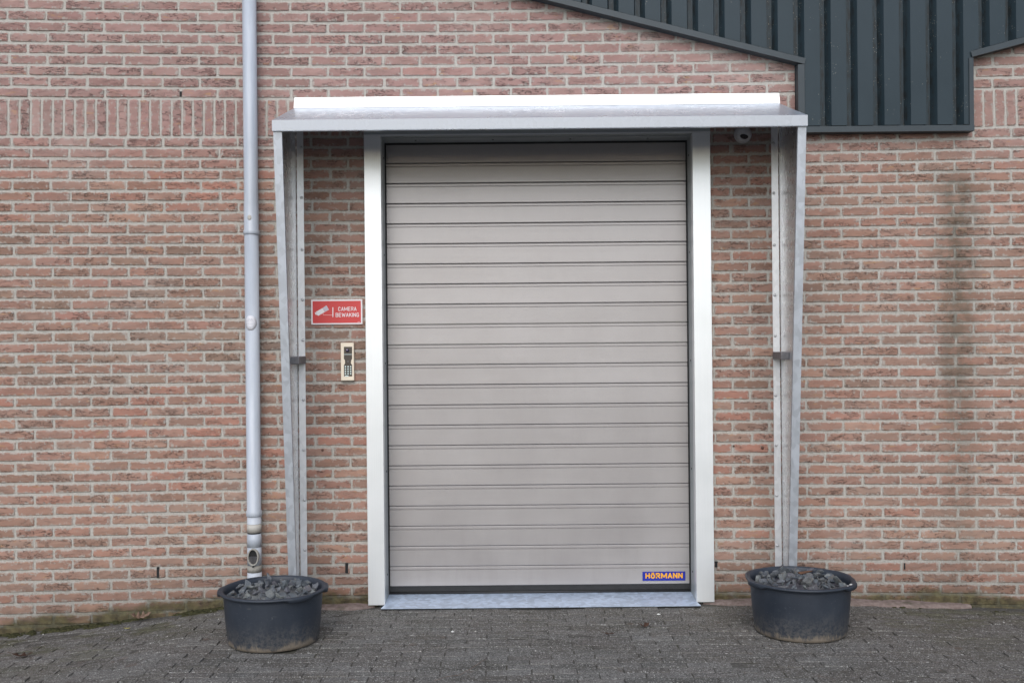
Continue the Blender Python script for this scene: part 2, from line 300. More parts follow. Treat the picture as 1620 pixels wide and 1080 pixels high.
# ------------------------------------------------------------------ mesh helpers
ORG = {}
def link(name, me, mat, parent=None, loc=None):
    o = bpy.data.objects.new(name, me); COL.objects.link(o)
    if mat is not None and not me.materials: me.materials.append(mat)
    if parent: o.parent = parent; ORG[o] = ORG[parent]
    else: ORG[o] = Vector(loc or (0, 0, 0)); o.location = ORG[o]
    return o
def thing(name, label, cat, loc=(0, 0, 0), group=None):
    o = bpy.data.objects.new(name, None); COL.objects.link(o); o.location = loc; ORG[o] = Vector(loc); o.empty_display_size = .1
    return tag(o, label, cat, group)
def tag(o, label, cat, group=None):
    o['label'] = label; o['category'] = cat
    if group: o['group'] = group
    return o
class MB:
    def __init__(s): s.v = []; s.f = []; s.sm = []
    def face(s, idx, smooth=False): s.f.append(tuple(idx)); s.sm.append(smooth)
    def add(s, verts, faces, smooth=False):
        b = len(s.v); s.v += [tuple(v) for v in verts]
        for f in faces: s.face([b + i for i in f], smooth)
        return s
    def box(s, x0, x1, y0, y1, z0, z1, bev=0.0):
        if bev <= 0:
            return s.add([(x, y, z) for x in (x0, x1) for y in (y0, y1) for z in (z0, z1)],
                         [(0, 1, 3, 2), (4, 6, 7, 5), (0, 4, 5, 1), (2, 3, 7, 6), (0, 2, 6, 4), (1, 5, 7, 3)])
        bm = bmesh.new(); bmesh.ops.create_cube(bm, size=1)
        for v in bm.verts: v.co = ((x0 + x1) / 2 + v.co.x * (x1 - x0), (y0 + y1) / 2 + v.co.y * (y1 - y0), (z0 + z1) / 2 + v.co.z * (z1 - z0))
        bmesh.ops.bevel(bm, geom=list(bm.edges), offset=bev, segments=2, profile=.6, affect='EDGES')
        bm.verts.index_update(); s.add([v.co[:] for v in bm.verts], [[v.index for v in f.verts] for f in bm.faces]); bm.free(); return s
    def prism(s, pts, y0, y1):            # outline in x,z, front at y0, back at y1
        n = len(pts); b = len(s.v)
        s.v += [(p[0], y0, p[1]) for p in pts] + [(p[0], y1, p[1]) for p in pts]
        s.face([b + i for i in range(n)]); s.face([b + n + i for i in reversed(range(n))])
        for i in range(n): j = (i + 1) % n; s.face((b + i, b + n + i, b + n + j, b + j))
        return s
    def slab(s, quad, d):                 # four points + thickness vector
        q = [Vector(p) for p in quad]; d = Vector(d)
        return s.add(q + [p + d for p in q], [(0, 1, 2, 3), (7, 6, 5, 4), (0, 4, 5, 1), (1, 5, 6, 2), (2, 6, 7, 3), (3, 7, 4, 0)])
    def lathe(s, prof, c=(0, 0, 0), seg=32, axis='Z', fn=None, cap=True, smooth=True):
        b = len(s.v); c = Vector(c)
        for (r, h) in prof:
            for k in range(seg):
                a = 2 * math.pi * k / seg; rr, hh = (fn(r, h, a) if fn else (r, h))
                x, y = rr * math.cos(a), rr * math.sin(a)
                p = Vector((x, y, hh)) if axis == 'Z' else Vector((x, -hh, y))
                s.v.append(tuple(c + p))
        for i in range(len(prof) - 1):
            for k in range(seg):
                k2 = (k + 1) % seg; s.face((b + i * seg + k, b + i * seg + k2, b + (i + 1) * seg + k2, b + (i + 1) * seg + k), smooth)
        if cap:
            s.face([b + k for k in reversed(range(seg))]); s.face([b + (len(prof) - 1) * seg + k for k in range(seg)])
        return s
    def tube(s, pts, r, seg=8):
        pts = [Vector(p) for p in pts]; b = len(s.v)
        for i, p in enumerate(pts):
            d = (pts[min(i + 1, len(pts) - 1)] - pts[max(i - 1, 0)]).normalized(); u = d.orthogonal().normalized(); w = d.cross(u)
            for k in range(seg):
                a = 2 * math.pi * k / seg; s.v.append(tuple(p + (u * math.cos(a) + w * math.sin(a)) * r))
        for i in range(len(pts) - 1):
            for k in range(seg): k2 = (k + 1) % seg; s.face((b + i * seg + k, b + i * seg + k2, b + (i + 1) * seg + k2, b + (i + 1) * seg + k), True)
        s.face([b + k for k in range(seg)]); s.face([b + (len(pts) - 1) * seg + k for k in range(seg)]); return s
    def mesh(s, name, origin=(0, 0, 0), fix=True):
        me = bpy.data.meshes.new(name); o = Vector(origin)
        me.from_pydata([tuple(Vector(v) - o) for v in s.v], [], s.f)
        me.polygons.foreach_set('use_smooth', s.sm)
        if fix:
            bm = bmesh.new(); bm.from_mesh(me); bmesh.ops.recalc_face_normals(bm, faces=bm.faces); bm.to_mesh(me); bm.free()
        me.update(); return me
    def build(s, name, mat, parent=None, loc=None):
        org = ORG[parent] if parent else Vector(loc or (0, 0, 0))
        return link(name, s.mesh(name, org), mat, parent, loc)
_C = [(.95, .80), (.75, 1), (.25, 1), (.03, .8), (.03, .2), (.25, 0), (.75, 0), (.95, .20)]
STROKES = {'C': [_C], 'A': [[(0, 0), (.5, 1), (1, 0)], [(.2, .30), (.8, .30)]], 'M': [[(0, 0), (0, 1), (.5, .2), (1, 1), (1, 0)]],
           'E': [[(.95, 1), (0, 1), (0, 0), (.95, 0)], [(0, .52), (.8, .52)]], 'R': [[(0, 0), (0, 1), (.7, 1), (.95, .87), (.95, .62), (.7, .48), (0, .48)], [(.5, .48), (1, 0)]],
           'B': [[(0, 0), (0, 1), (.7, 1), (.92, .88), (.92, .65), (.7, .52), (0, .52)], [(.7, .52), (1, .38), (1, .14), (.75, 0), (0, 0)]],
           'W': [[(0, 1), (.22, 0), (.5, .85), (.78, 0), (1, 1)]], 'K': [[(0, 0), (0, 1)], [(.95, 1), (.05, .40)], [(.35, .60), (1, 0)]], 'I': [[(.5, 0), (.5, 1)]],
           'N': [[(0, 0), (0, 1), (1, 0), (1, 1)]], 'G': [_C[:6] + [(.8, 0), (.97, .15), (.97, .45), (.58, .45)]], 'H': [[(0, 0), (0, 1)], [(1, 0), (1, 1)], [(0, .5), (1, .5)]],
           'Ö': [[(.3, 0), (.06, .2), (.06, .62), (.3, .84), (.7, .84), (.94, .62), (.94, .2), (.7, 0), (.3, 0)], [(.3, 1.0), (.3, 1.12)], [(.7, 1.0), (.7, 1.12)]]}
def text_part(name, body, mat, parent, u0, v0, u1, v1, y, thick=.001, pen=.2, gap=.16):
    """bold capitals built from bars, fitted into the box between two photo pixels on the plane y"""
    A, B = at(u0, v1, y), at(u1, v0, y); off = ORG[parent]; m = MB(); cur = pen / 2
    wd = {'M': .82, 'W': .86, 'I': .001}; cw = [wd.get(c, .56) for c in body]
    total = sum(cw) + (gap + pen) * len(body) - gap; sx, sz = (B.x - A.x) / total, (B.z - A.z); n = 0
    for ch, w in zip(body, cw):
        for st in STROKES[ch]:
            P = [Vector((cur + px_ * w, pen / 2 + py_ * (1 - pen))) for px_, py_ in st]
            for a, b in zip(P, P[1:]):
                d = (b - a).normalized(); nn = Vector((-d.y, d.x)) * pen / 2; e = d * pen * .36; n += 1
                q = [a - e - nn, b + e - nn, b + e + nn, a - e + nn]; yy = y - thick - .00004 * (n % 5)
                m.prism([(A.x + p.x * sx, A.z + p.y * sz) for p in q], yy, y + .0004)
        cur += w + gap + pen
    return link(name, m.mesh(name, off), mat, parent)
def screws(parent, pts, r=.008, nrm='Y', name='screw'):
    for p in pts:
        m = MB(); m.lathe([(r * 1.25, 0), (r * 1.25, .0016), (r * .75, .003), (r * .7, .006), (r * .3, .0068)], p, 10, axis='Y'); m.build(name, M['screw'], parent)

# ================================================================== THE WALL
P_, H_ = .20836, .06109
Z_SB, Z_ST = 2.6889, 2.9034            # soldier course
X_MIN, X_MAX, Z_TOP = -4.3, 4.3, 4.25
OPEN = (-.79, 1.09, 2.74)              # door opening
def warp(x, z):
    dx, dz = x, z - CAM_H; s = 1 + .0025 * min(14, dx * dx + dz * dz); return dx * s, CAM_H + dz * s
CLX0, CLX1, CLZ, CLS, CLB = 1.640, 2.635, 2.681, .258, 3.078
def clad_bottom(x):
    if x < CLX0: return CLB + (CLX0 - x) * CLS
    if x > CLX1: return 3.100 + (x - CLX1) * CLS
    return CLZ

wall = thing('brick_wall', 'weathered red-brown brick wall with pale grey mortar and a band of upright bricks', 'wall', (0, 0, 0))
T = .32
mb = MB()
mb.box(X_MIN, OPEN[0], .004, T, -.35, Z_TOP); mb.box(OPEN[1], X_MAX, .004, T, -.35, Z_TOP); mb.box(OPEN[0], OPEN[1], .004, T, OPEN[2], Z_TOP)
mb.build('mortar', M['mortar'], wall)

def brick_mesh(L, H, seed, name):
    """one irregular hand-formed brick: rounded corners, wavering arrises, slightly dished face"""
    r = random.Random(seed); n = []
    nx, nz = 5, 2
    def jit(a): return r.uniform(-a, a)
    hx, hz = L / 2, H / 2; c = .005
    pts = []
    for (cx, cz, a0) in ((hx, -hz, -90), (hx, hz, 0), (-hx, hz, 90), (-hx, -hz, 180)):
        sx, sz = (1 if cx > 0 else -1), (1 if cz > 0 else -1); cc = c * r.uniform(.5, 1.5)
        e = [(cx - sx * cc, cz), (cx, cz - sz * cc)]
        if a0 in (0, 180): e.reverse()
        pts.append(e)
    out = []
    for k in range(4):
        e, e2 = pts[k], pts[(k + 1) % 4]; out += e; m = 1 if k % 2 == 0 else 5
        for i in range(1, m + 1):
            f = i / (m + 1); out.append((e[1][0] + (e2[0][0] - e[1][0]) * f, e[1][1] + (e2[0][1] - e[1][1]) * f))
    wob = [(x + jit(.0013), z + jit(.0016)) for x, z in out]
    N = len(wob); tilt = jit(.0015); proud = jit(.0014)
    v = [(x, .03, z) for x, z in wob] + [(x * 1.0, .0018, z) for x, z in wob]
    v += [(x * (1 - .005 / hx), -.0008 + proud + tilt * x / hx + jit(.0005), z * (1 - .0042 / hz)) for x, z in wob]
    core = [(-hx * .62 + i * hx * .41, -.0014 + proud + jit(.0013), jit(hz * .25)) for i in range(4)]
    v += core
    f = []
    for a in (0, 1):
        for i in range(N): j = (i + 1) % N; f.append((a * N + i, a * N + j, (a + 1) * N + j, (a + 1) * N + i))
    b = 2 * N; ci = []
    for i in range(N): ci.append(min(range(4), key=lambda k: (v[b + i][0] - core[k][0]) ** 2))
    for i in range(N):
        j = (i + 1) % N
        if ci[i] == ci[j]: f.append((b + i, b + j, 3 * N + ci[i]))
        else: f.append((b + i, b + j, 3 * N + ci[j], 3 * N + ci[i]))
    edge = [1] * (2 * N) + [.75] * N + [0] * 4
    return v, f, edge
def mesh_from(v, f, edge, bid, name, mat):
    me = bpy.data.meshes.new(name); me.from_pydata(v, [], f)
    bm = bmesh.new(); bm.from_mesh(me); bmesh.ops.recalc_face_normals(bm, faces=bm.faces); bm.to_mesh(me); bm.free()
    a = me.attributes.new('edge', 'FLOAT', 'POINT'); a.data.foreach_set('value', edge)
    a = me.attributes.new('bid', 'FLOAT', 'FACE'); a.data.foreach_set('value', bid if isinstance(bid, list) else [bid] * len(me.polygons))
    me.materials.append(mat); me.update(); return me
LB, HB = P_ - .0115, H_ - .0128
STRETCH = [brick_mesh(LB, HB, 100 + i, 'brick') for i in range(26)]
SOLD = [brick_mesh(.2045, .0470, 300 + i, 'soldier_brick') for i in range(12)]
STRETCH_ME = [mesh_from(*b, R.random(), 'brick', M['brick']) for b in STRETCH]
def rot90(b): v, f, e = b; return [(-z, y, x) for x, y, z in v], f, e
SOLD = [rot90(b) for b in SOLD]
SOLD_ME = [mesh_from(*b, R.random(), 'soldier_brick', M['brick']) for b in SOLD]

bricks = []      # (cx, cz, sx, sz, kind)
def lay(x0, x1, z0, z1, nom):
    segs = [(x0, x1)]
    if z0 < OPEN[2] - .005:
        segs = []
        if x0 < OPEN[0]: segs.append((x0, min(x1, OPEN[0])))
        if x1 > OPEN[1]: segs.append((max(x0, OPEN[1]), x1))
    for a, b in segs:
        if b - a < .02: continue
        ax, az = warp(a, (z0 + z1) / 2); bx, bz = warp(b, (z0 + z1) / 2); m = (a + b) / 2
        _, lo = warp(m, z0); _, hi = warp(m, z1); cx, cz = (ax + bx) / 2, (lo + hi) / 2
        if cz > clad_bottom(cx) + .12 and cz > clad_bottom(ax) + .05 and cz > clad_bottom(bx) + .05: continue
        if hi < ground_z(cx) - .05: continue
        bricks.append((cx, cz, (bx - ax), (hi - lo), nom, math.atan2(bz - az, bx - ax)))
def course(z0, half):
    k = math.floor(X_MIN / P_) - 1; dr = R.uniform(-.004, .004)
    while True:
        x = .0098 + (k + (.5 if half else 0)) * P_ + dr; k += 1
        if x > X_MAX: break
        if x + P_ < X_MIN: continue
        j0, j1 = R.uniform(-.0022, .0022), R.uniform(-.0022, .0022)
        lay(x + .0060 + j0, x + P_ - .0060 + j1, z0 + .0070 + R.uniform(-.0012, .0012), z0 + H_ - .0070 + R.uniform(-.0012, .0012), 's')
i = 0
while Z_SB - i * H_ > -.22: course(Z_SB - (i + 1) * H_, i % 2 == 0); i += 1
j = 0
while Z_ST + j * H_ < Z_TOP: course(Z_ST + j * H_, j % 2 == 1); j += 1
xs = X_MIN
while xs < X_MAX:
    w = .0595 + R.uniform(-.002, .002)
    lay(xs + .0065, xs + w - .0055, Z_SB + .0055 + R.uniform(-.002, .002), Z_ST - .0055 + R.uniform(-.002, .002), 'v'); xs += w

BLOCKED = [(425, 140, 1285, 212), (378, -20, 415, 925), (428, 205, 486, 960), (1218, 205, 1282, 960), (340, 895, 525, 1040), (1175, 885, 1360, 1030), (570, 205, 1135, 1000), (490, 470, 578, 516), (537, 540, 565, 605)]
def seen(b):
    cx, cz, w, h = b[:4]; u0, v1 = project((cx - w / 2, 0, cz - h / 2)); u1, v0 = project((cx + w / 2, 0, cz + h / 2))
    if u0 < 2 or u1 > 1618 or v0 < 2 or v1 > 1000: return 0
    for (a, b_, c, d) in BLOCKED:
        if u1 > a + 3 and u0 < c - 3 and v1 > b_ + 2 and v0 < d - 2: return 0
    if cz + h / 2 > clad_bottom(cx - w / 2) - .03 or cz + h / 2 > clad_bottom(cx + w / 2) - .03: return 0
    return (u1 - u0) * (v1 - v0)
ranked = sorted([b for b in bricks if b[4] == 's'], key=seen, reverse=True)
single = set(id(b) for b in ranked[:300] if seen(b) > 0) | set(id(b) for b in bricks if b[4] == 'v' and seen(b) > 0)
rest_v, rest_f, rest_e, rest_b = [], [], [], []
for b in bricks:
    cx, cz, w, h, kind, ang = b
    src, mes, L, H = (STRETCH, STRETCH_ME, LB, HB) if kind == 's' else (SOLD, SOLD_ME, .0470, .2045)
    k = R.randrange(len(src)); flip = R.random() < .5; sx, sz = w / L, h / H; yo = R.uniform(-.0015, .001); an = ang + R.uniform(-.004, .004)
    if id(b) in single:
        o = bpy.data.objects.new('brick' if kind == 's' else 'soldier_brick', mes[k]); COL.objects.link(o); o.parent = wall
        o.location = (cx, yo, cz); o.scale = (sx, 1, sz); o.rotation_euler = (0, -an + (math.pi if flip else 0), 0)
    else:
        v, f, e = src[k]; base = len(rest_v); s = -1 if flip else 1; ca, sa = math.cos(an), math.sin(an)
        for (x, y, z) in v:
            X, Z = s * x * sx, s * z * sz; rest_v.append((cx + X * ca - Z * sa, y + yo, cz + X * sa + Z * ca))
        rest_f += [tuple(base + q for q in fc) for fc in f]; rest_e += e; rest_b += [R.random()] * len(f)
o = link('brick_field', mesh_from(rest_v, rest_f, rest_e, rest_b, 'brick_field', M['brick']), None, wall); o['kind'] = 'stuff'
for (u, v, w, h) in ((250, 905, 4, 17), (548.5, 898, 4.5, 16), (286, 149, 2.5, 8), (1133, 892, 5, 9), (1431, 895, 2.2, 10)):
    c = at(u, v); s = 1 / 275
    MB().box(c.x - w * s / 2, c.x + w * s / 2, -.0022, .02, c.z - h * s / 2, c.z + h * s / 2).build('weep_hole', M['dark'], wall)  # near-black boxes stand in for the shade inside open joints
for (u, v, r) in ((510.5, 711.5, .007), (1160.5, 705, .006), (1206, 708, .009)):
    c = at(u, v); MB().lathe([(r, 0), (r, .004), (r * .5, .006)], (c.x, -.001, c.z), 10, 'Y').build('plug', M['plug'], wall)

# ================================================================== THE GROUND
xsn = [-300, -60, -20, -8, -4.5] + [-4 + .1 * i for i in range(81)] + [4.5, 8, 20, 60, 300]
ysn = [-300, -60, -20, -8, -3.5] + [-3 + .15 * i for i in range(21)] + [.3, 1.0]
mb = MB(); nX = len(xsn)
for y in ysn:
    for x in xsn: mb.v.append((x, y, ground_z(x, y) - .0044 - (.006 if y < -3.4 else 0) + .0015 * noise.noise((x * 3, y * 3, 0))))
for a in range(len(ysn) - 1):
    for b in range(nX - 1): mb.face((a * nX + b, a * nX + b + 1, (a + 1) * nX + b + 1, (a + 1) * nX + b), True)
gr = mb.build('ground', M['joint']); gr['kind'] = 'structure'
pav = bpy.data.objects.new('pavement', None); COL.objects.link(pav); pav['kind'] = 'structure'; ORG[pav] = Vector((0, 0, 0))
PL, PW = .209, .0715
def paver_mesh(seed):
    r = random.Random(seed); hx, hy = PL / 2 - .0022, PW / 2 - .0022; top = []; n = 8
    ring = []
    for i in range(5): ring.append((-hx + 2 * hx * i / 4, -hy))
    ring.append((hx, 0))
    for i in range(5): ring.append((hx - 2 * hx * i / 4, hy))
    ring.append((-hx, 0))
    c = .004
    def rc(x, y):
        if abs(x) > hx * .9 and abs(y) > hy * .9: return x * (1 - .006), y * (1 - .02)
        return x, y
    ring = [rc(x + r.uniform(-.0016, .0016), y + r.uniform(-.0018, .0018)) for x, y in ring]; N = len(ring)
    tx, ty = r.uniform(-.0018, .0018), r.uniform(-.0014, .0014)
    v = [(x, y, -.04) for x, y in ring] + [(x, y, -.004 + tx * x / hx) for x, y in ring]
    v += [(x * .990, y * .93, tx * x / hx + ty * y / hy + r.uniform(-.001, .001)) for x, y in ring] + [(0, 0, r.uniform(-.001, .0015))]
    f = []
    for a in (0, 1):
        for i in range(N): j = (i + 1) % N; f.append((a * N + i, a * N + j, (a + 1) * N + j, (a + 1) * N + i))
    for i in range(N): f.append((2 * N + i, 2 * N + (i + 1) % N, 3 * N))
    return v, f, [0] * len(v)
PAV = [paver_mesh(500 + i) for i in range(16)]; PAV_ME = [mesh_from(*p, R.random(), 'paver', M['paver']) for p in PAV]
pv = []
row = 0; y = -.075
while y > -3.0:
    x = -4.0 + (.5 * PL if row % 2 else 0) + R.uniform(-.01, .01)
    yy = y - PW / 2
    while x < 4.0:
        cx = x + PL / 2; bend = .012 * noise.noise((cx * .7, yy * 1.2, 3)) * 2
        slope = (ground_z(cx + .05) - ground_z(cx - .05)) / .1
        pv.append((cx + R.uniform(-.002, .002), yy + bend + R.uniform(-.002, .002), ground_z(cx) + .005 * noise.noise((cx * 2.2, yy * 2.2, 9)) + R.uniform(-.0015, .0015), slope, R.uniform(-.012, .012) + (.03 * noise.noise((cx, yy, 5)) if cx < -1.6 else 0)))
        x += PL
    y -= PW; row += 1
def pav_area(p):
    u, v = project(p[:3])
    if not (-20 < u < 1640 and v < 1090): return 0
    if 362 < u < 505 and 960 < v < 1030: return 0
    if 1193 < u < 1337 and 950 < v < 1015: return 0
    return v
order = sorted(pv, key=pav_area, reverse=True); singles = set(id(p) for p in order[:300])
rest_v, rest_f, rest_b = [], [], []
for p in pv:
    cx, cy, cz, sl, rz = p; k = R.randrange(len(PAV)); flip = R.random() < .5
    mat = Matrix.Translation((cx, cy, cz)) @ Matrix.Rotation(-math.atan(sl), 4, 'Y') @ Matrix.Rotation(rz + (math.pi if flip else 0), 4, 'Z')
    if id(p) in singles:
        o = bpy.data.objects.new('paver', PAV_ME[k]); COL.objects.link(o); o.parent = pav; o.matrix_local = mat
    else:
        v, f, e = PAV[k]; base = len(rest_v); rest_v += [tuple(mat @ Vector(q)) for q in v]; rest_f += [tuple(base + q for q in fc) for fc in f]; rest_b += [R.random()] * len(f)
o = link('paver_field', mesh_from(rest_v, rest_f, [0] * len(rest_v), rest_b, 'paver_field', M['paver']), None, pav); o['kind'] = 'stuff'
# pinkish mortar along the foot of the wall
def haunch(x0, x1, w, h):
    m = MB(); n = int((x1 - x0) / .025)
    for i in range(n + 1):
        x = x0 + (x1 - x0) * i / n; e = min(1, 6 * min(i, n - i) / n + .25); g = ground_z(x); nn = noise.noise((x * 6, 2, 1)); n2 = noise.noise((x * 21, 5, 1))
        ww = (w + .022 * nn + .010 * n2) * e; hh = (h + .006 * nn + .004 * n2) * (.4 + .6 * e)
        m.v += [(x, .006, g + hh), (x, -ww * .45, g + hh * .8), (x, -ww * .85, g + hh * .45), (x, -ww, g - .01), (x, .006, g - .03)]
    for i in range(n):
        for k in range(4): m.face((i * 5 + k, i * 5 + k + 1, (i + 1) * 5 + k + 1, (i + 1) * 5 + k), True)
    return m
for k, (x0, x1, w, h) in enumerate(((-1.62, -.80, .085, .014), (1.08, 2.62, .09, .022))):
    o = haunch(x0, x1, w, h).build('mortar_haunch', M['haunch']); o['kind'] = 'structure'

# ================================================================== DOOR FRAME, DOOR, THRESHOLD
YJ, YD = -.04, .14
fr = thing('door_frame', 'satin aluminium frame with two tall bright uprights around the doorway', 'door frame', (.15, YJ, 0))
XL0, XL1, XR0, XR1 = -.836, -.740, 1.041, 1.143
ZJ = .012
for (a, b) in ((XL0, XL1), (XR0, XR1)): MB().box(a, b, YJ, .02, ZJ, 2.690, .002).build('upright', M['alu'], fr)
for (a, b, s) in ((XL1 - .004, XL1, 1), (XR0, XR0 + .004, -1)):
    rv = MB().box(a, b, .0205, YD + .06, .012, 2.69).build('reveal_panel', M['reveal'], fr)
for s, x in ((1, XL1 + .0005), (-1, XR0 - .0005)):
    for z in (2.585, 2.02, 1.39, .76, .16):
        MB().lathe([(.005, 0), (.004, .002)], (0, 0, 0), 8).mesh('tmp')
        m = MB().box(x - .0012, x + .0012, .075, .085, z - .005, z + .005); m.build('reveal_screw', M['dark'], fr)
hd = MB().box(XL0, XR1, YJ - .004, YJ + .05, 2.6905, 2.80, .002).build('lintel', M['reveal'], fr)
MB().box(XL1, XR0, YJ + .0505, YD + .06, 2.684, 2.72).build('soffit', M['reveal'], fr)
MB().box(XL0 + .001, XR1 - .001, YJ - .0075, YJ - .0045, 2.6885, 2.696).build('drip_edge', M['alu'], fr)
for s in (-.55, -.1, .35, .8): MB().box(s - .005, s + .005, .06, .07, 2.682, 2.6845).build('soffit_screw', M['dark'], fr)

dr = thing('roller_door', 'closed taupe grey slatted industrial door with a blue maker badge', 'door', (.15, YD, .03))
DX0, DX1 = XL1 + .009, XR0 - .009
pitch = 31.86 / FPX * (CAM_D + YD)
z_line = [at(850, 258.5 - .0095 * 235 + 31.86 * k, YD).z for k in range(21)]
z_top, z_bot = 2.672, at(850, 927 - 2.2, YD).z
def slat(z1, z0, first=False):
    """cross-section of one slat from its top groove down to the next, swept along the door"""
    g = .0056
    if first: prof = [(.0, z1)]
    else: prof = [(.010, z1 - .0004), (.0015, z1 - g), (.0006, z1 - g - .0012), (.0006, z1 - .0185), (.0050, z1 - .0205), (.0050, z1 - .0218), (.0004, z1 - .0240)]
    prof += [(.0003, (z0 + z1) / 2), (.0000, z0 + .0030), (.0016, z0 + .0006), (.010, z0 + .0004), (.03, z0 + .0004), (.03, z1 - .0004)]
    m = MB(); n = len(prof); t0, t1 = R.uniform(-.0009, .0009), R.uniform(-.0005, .0005)
    for x, e in ((DX0, t1), (DX1, -t1)): m.v += [(x, YD + p[0] + (t0 + e) * ((p[1] - z0) / (z1 - z0) - .5), p[1]) for p in prof]
    for i in range(n): j = (i + 1) % n; m.face((i, j, n + j, n + i))
    m.face(list(range(n))); m.face([n + i for i in reversed(range(n))]); return m
zz = [z_top] + z_line + [z_bot]
for k in range(len(zz) - 1): last = slat(zz[k], zz[k + 1], k == 0).build('slat', M['door'], dr)
MB().box(DX0 - .002, DX1 + .002, YD + .004, YD + .035, .018, z_bot + .0005).build('bottom_seal', M['rubber'], dr)
MB().tube([(DX0, YD + .004, .034), (DX1, YD + .004, .034)], .009, 8).build('seal_bead', M['rubber'], dr)
for a, b in ((XL1 + .0005, DX0 - .0015), (DX1 + .0015, XR0 - .0005)): MB().box(a, b, YD - .004, YD + .05, .02, 2.684).build('side_seal', M['rubber'], dr)
MB().box(DX0, DX1, YD + .0025, YD + .05, z_top + .0005, 2.70).build('top_seal', M['rubber'], dr)
a, b = at(1016.5, 918, YD), at(1084, 903, YD)
bd = MB().box(a.x, b.x, YD - .004, YD - .0002, a.z, b.z, .0008).build('maker_badge', M['blue'], dr); bd['label'] = 'blue badge with amber capital letters'
text_part('badge_lettering', 'HÖRMANN', M['yellow'], bd, 1021, 905.2, 1080, 914.6, YD - .0042, .0008, .22, .11)
bpy.context.view_layer.update()

th = thing('threshold', 'sloping sky-tinted galvanised threshold plate below the slatted door', 'threshold', (.15, -.06, 0))
f0, f1, k0, k1 = (XL1 - .015, -.105, .012), (XR0 + .012, -.105, .012), (XR0 - .001, YD + .03, .030), (XL1 + .001, YD + .03, .030)
MB().slab([f0, f1, k1 if False else (XR0 - .001, -.042, .0165), (XL1 + .001, -.042, .0165)], (0, 0, -.004)).build('front_lip', M['tread'], th)
MB().slab([(XL1 + .001, -.0415, .0166), (XR0 - .001, -.0415, .0166), k0, k1], (0, 0, -.004)).build('ramp_plate', M['tread'], th)
MB().box(XL1 - .012, XR0 + .01, -.1045, -.1015, .0005, .0075).build('front_edge', M['dark'], th)

# ================================================================== CANOPY
CX0, CX1, CP = -1.237, 1.548, .55
ZB, ZF = 2.863, 2.671
cn = thing('door_canopy', 'galvanised sheet canopy with tapering side wings around the door', 'canopy', (.155, 0, 0))
MB().slab([(CX0, -CP, ZF), (CX1, -CP, ZF), (CX1, -.004, ZB), (CX0, -.004, ZB)], (0, .0008, -.003)).build('roof_sheet', M['zinc'], cn)
MB().box(CX0, CX1, -CP - .003, -CP - .0003, ZF - .054, ZF + .0005).build('fascia', M['zincf'], cn)
MB().box(CX0 + .001, CX1 - .001, -CP, -CP + .03, ZF - .056, ZF - .0545).build('fascia_return', M['zinc'], cn)
MB().slab([(CX0, -.026, ZB - .006), (CX1, -.026, ZB - .006), (CX1, -.0065, ZB + .058), (CX0, -.0065, ZB + .058)], (0, .002, .001)).build('wall_flashing', M['alu'], cn)
for k in (0, 1):
    MB().slab([(CX0 + .0005 if k == 0 else CX1 - .0025, -CP + .001, ZF - .002), (CX0 + .0025 if k == 0 else CX1 - .0005, -CP + .001, ZF - .002), (CX0 + .0025 if k == 0 else CX1 - .0005, -.01, ZB - .002), (CX0 + .0005 if k == 0 else CX1 - .0025, -.01, ZB - .002)], (0, 0, -.05)).build('side_fold', M['zinc'], cn)
DT, DB_, ZW0 = .535, .262, .035       # wing depth at top and bottom
for sgn, X in ((1, CX0), (-1, CX1)):
    ztop = lambda d: ZB - .006 - (ZB - ZF) * d / CP
    zt = ZF - .057
    pan = [(-.003, ZW0), (-DB_, ZW0), (-DT, zt), (-.003, ztop(.003) - .001)]
    x0, x1 = X + sgn * .003, X + sgn * .0055
    m = MB(); m.v = [(x0, y, z) for y, z in pan] + [(x1, y, z) for y, z in pan]
    for i in range(4): j = (i + 1) % 4; m.face((i, j, 4 + j, 4 + i))
    m.face((0, 1, 2, 3)); m.face((7, 6, 5, 4)); m.build('wing_panel', M['zincp'], cn)
    w = .047
    MB().slab([(x0, -DB_ - .0003, ZW0), (X + sgn * w, -DB_ - .0003, ZW0), (X + sgn * w, -DT - .0003, zt), (x0, -DT - .0003, zt)], (0, -.0025, 0)).build('front_flange', M['zinc2'], cn)
    MB().slab([(X + sgn * w, -DB_ - .0003, ZW0), (X + sgn * w, -DB_ + .016, ZW0), (X + sgn * w, -DT + .016, zt), (X + sgn * w, -DT - .0003, zt)], (-sgn * .0025, 0, 0)).build('flange_return', M['zinc2'], cn)
    MB().box(min(x1 + sgn * .004, X + sgn * .048), max(x1 + sgn * .004, X + sgn * .048), -.0065, -.0025, ZW0, 2.74).build('wall_flange', M['zinc3'], cn)
    MB().box(min(x1, X + sgn * .052), max(x1, X + sgn * .052), -.19, -.007, 1.395, 1.437, .004).build('strut', M['bar'], cn)
    screws(cn, [(X + sgn * .036, -.0065, at(475, v).z) for v in (234, 313, 395, 474, 553 - 15, 632, 711, 790, 869)], .0075)
screws(cn, [(x, -.0085, ZB + .03) for x in ()], .006)

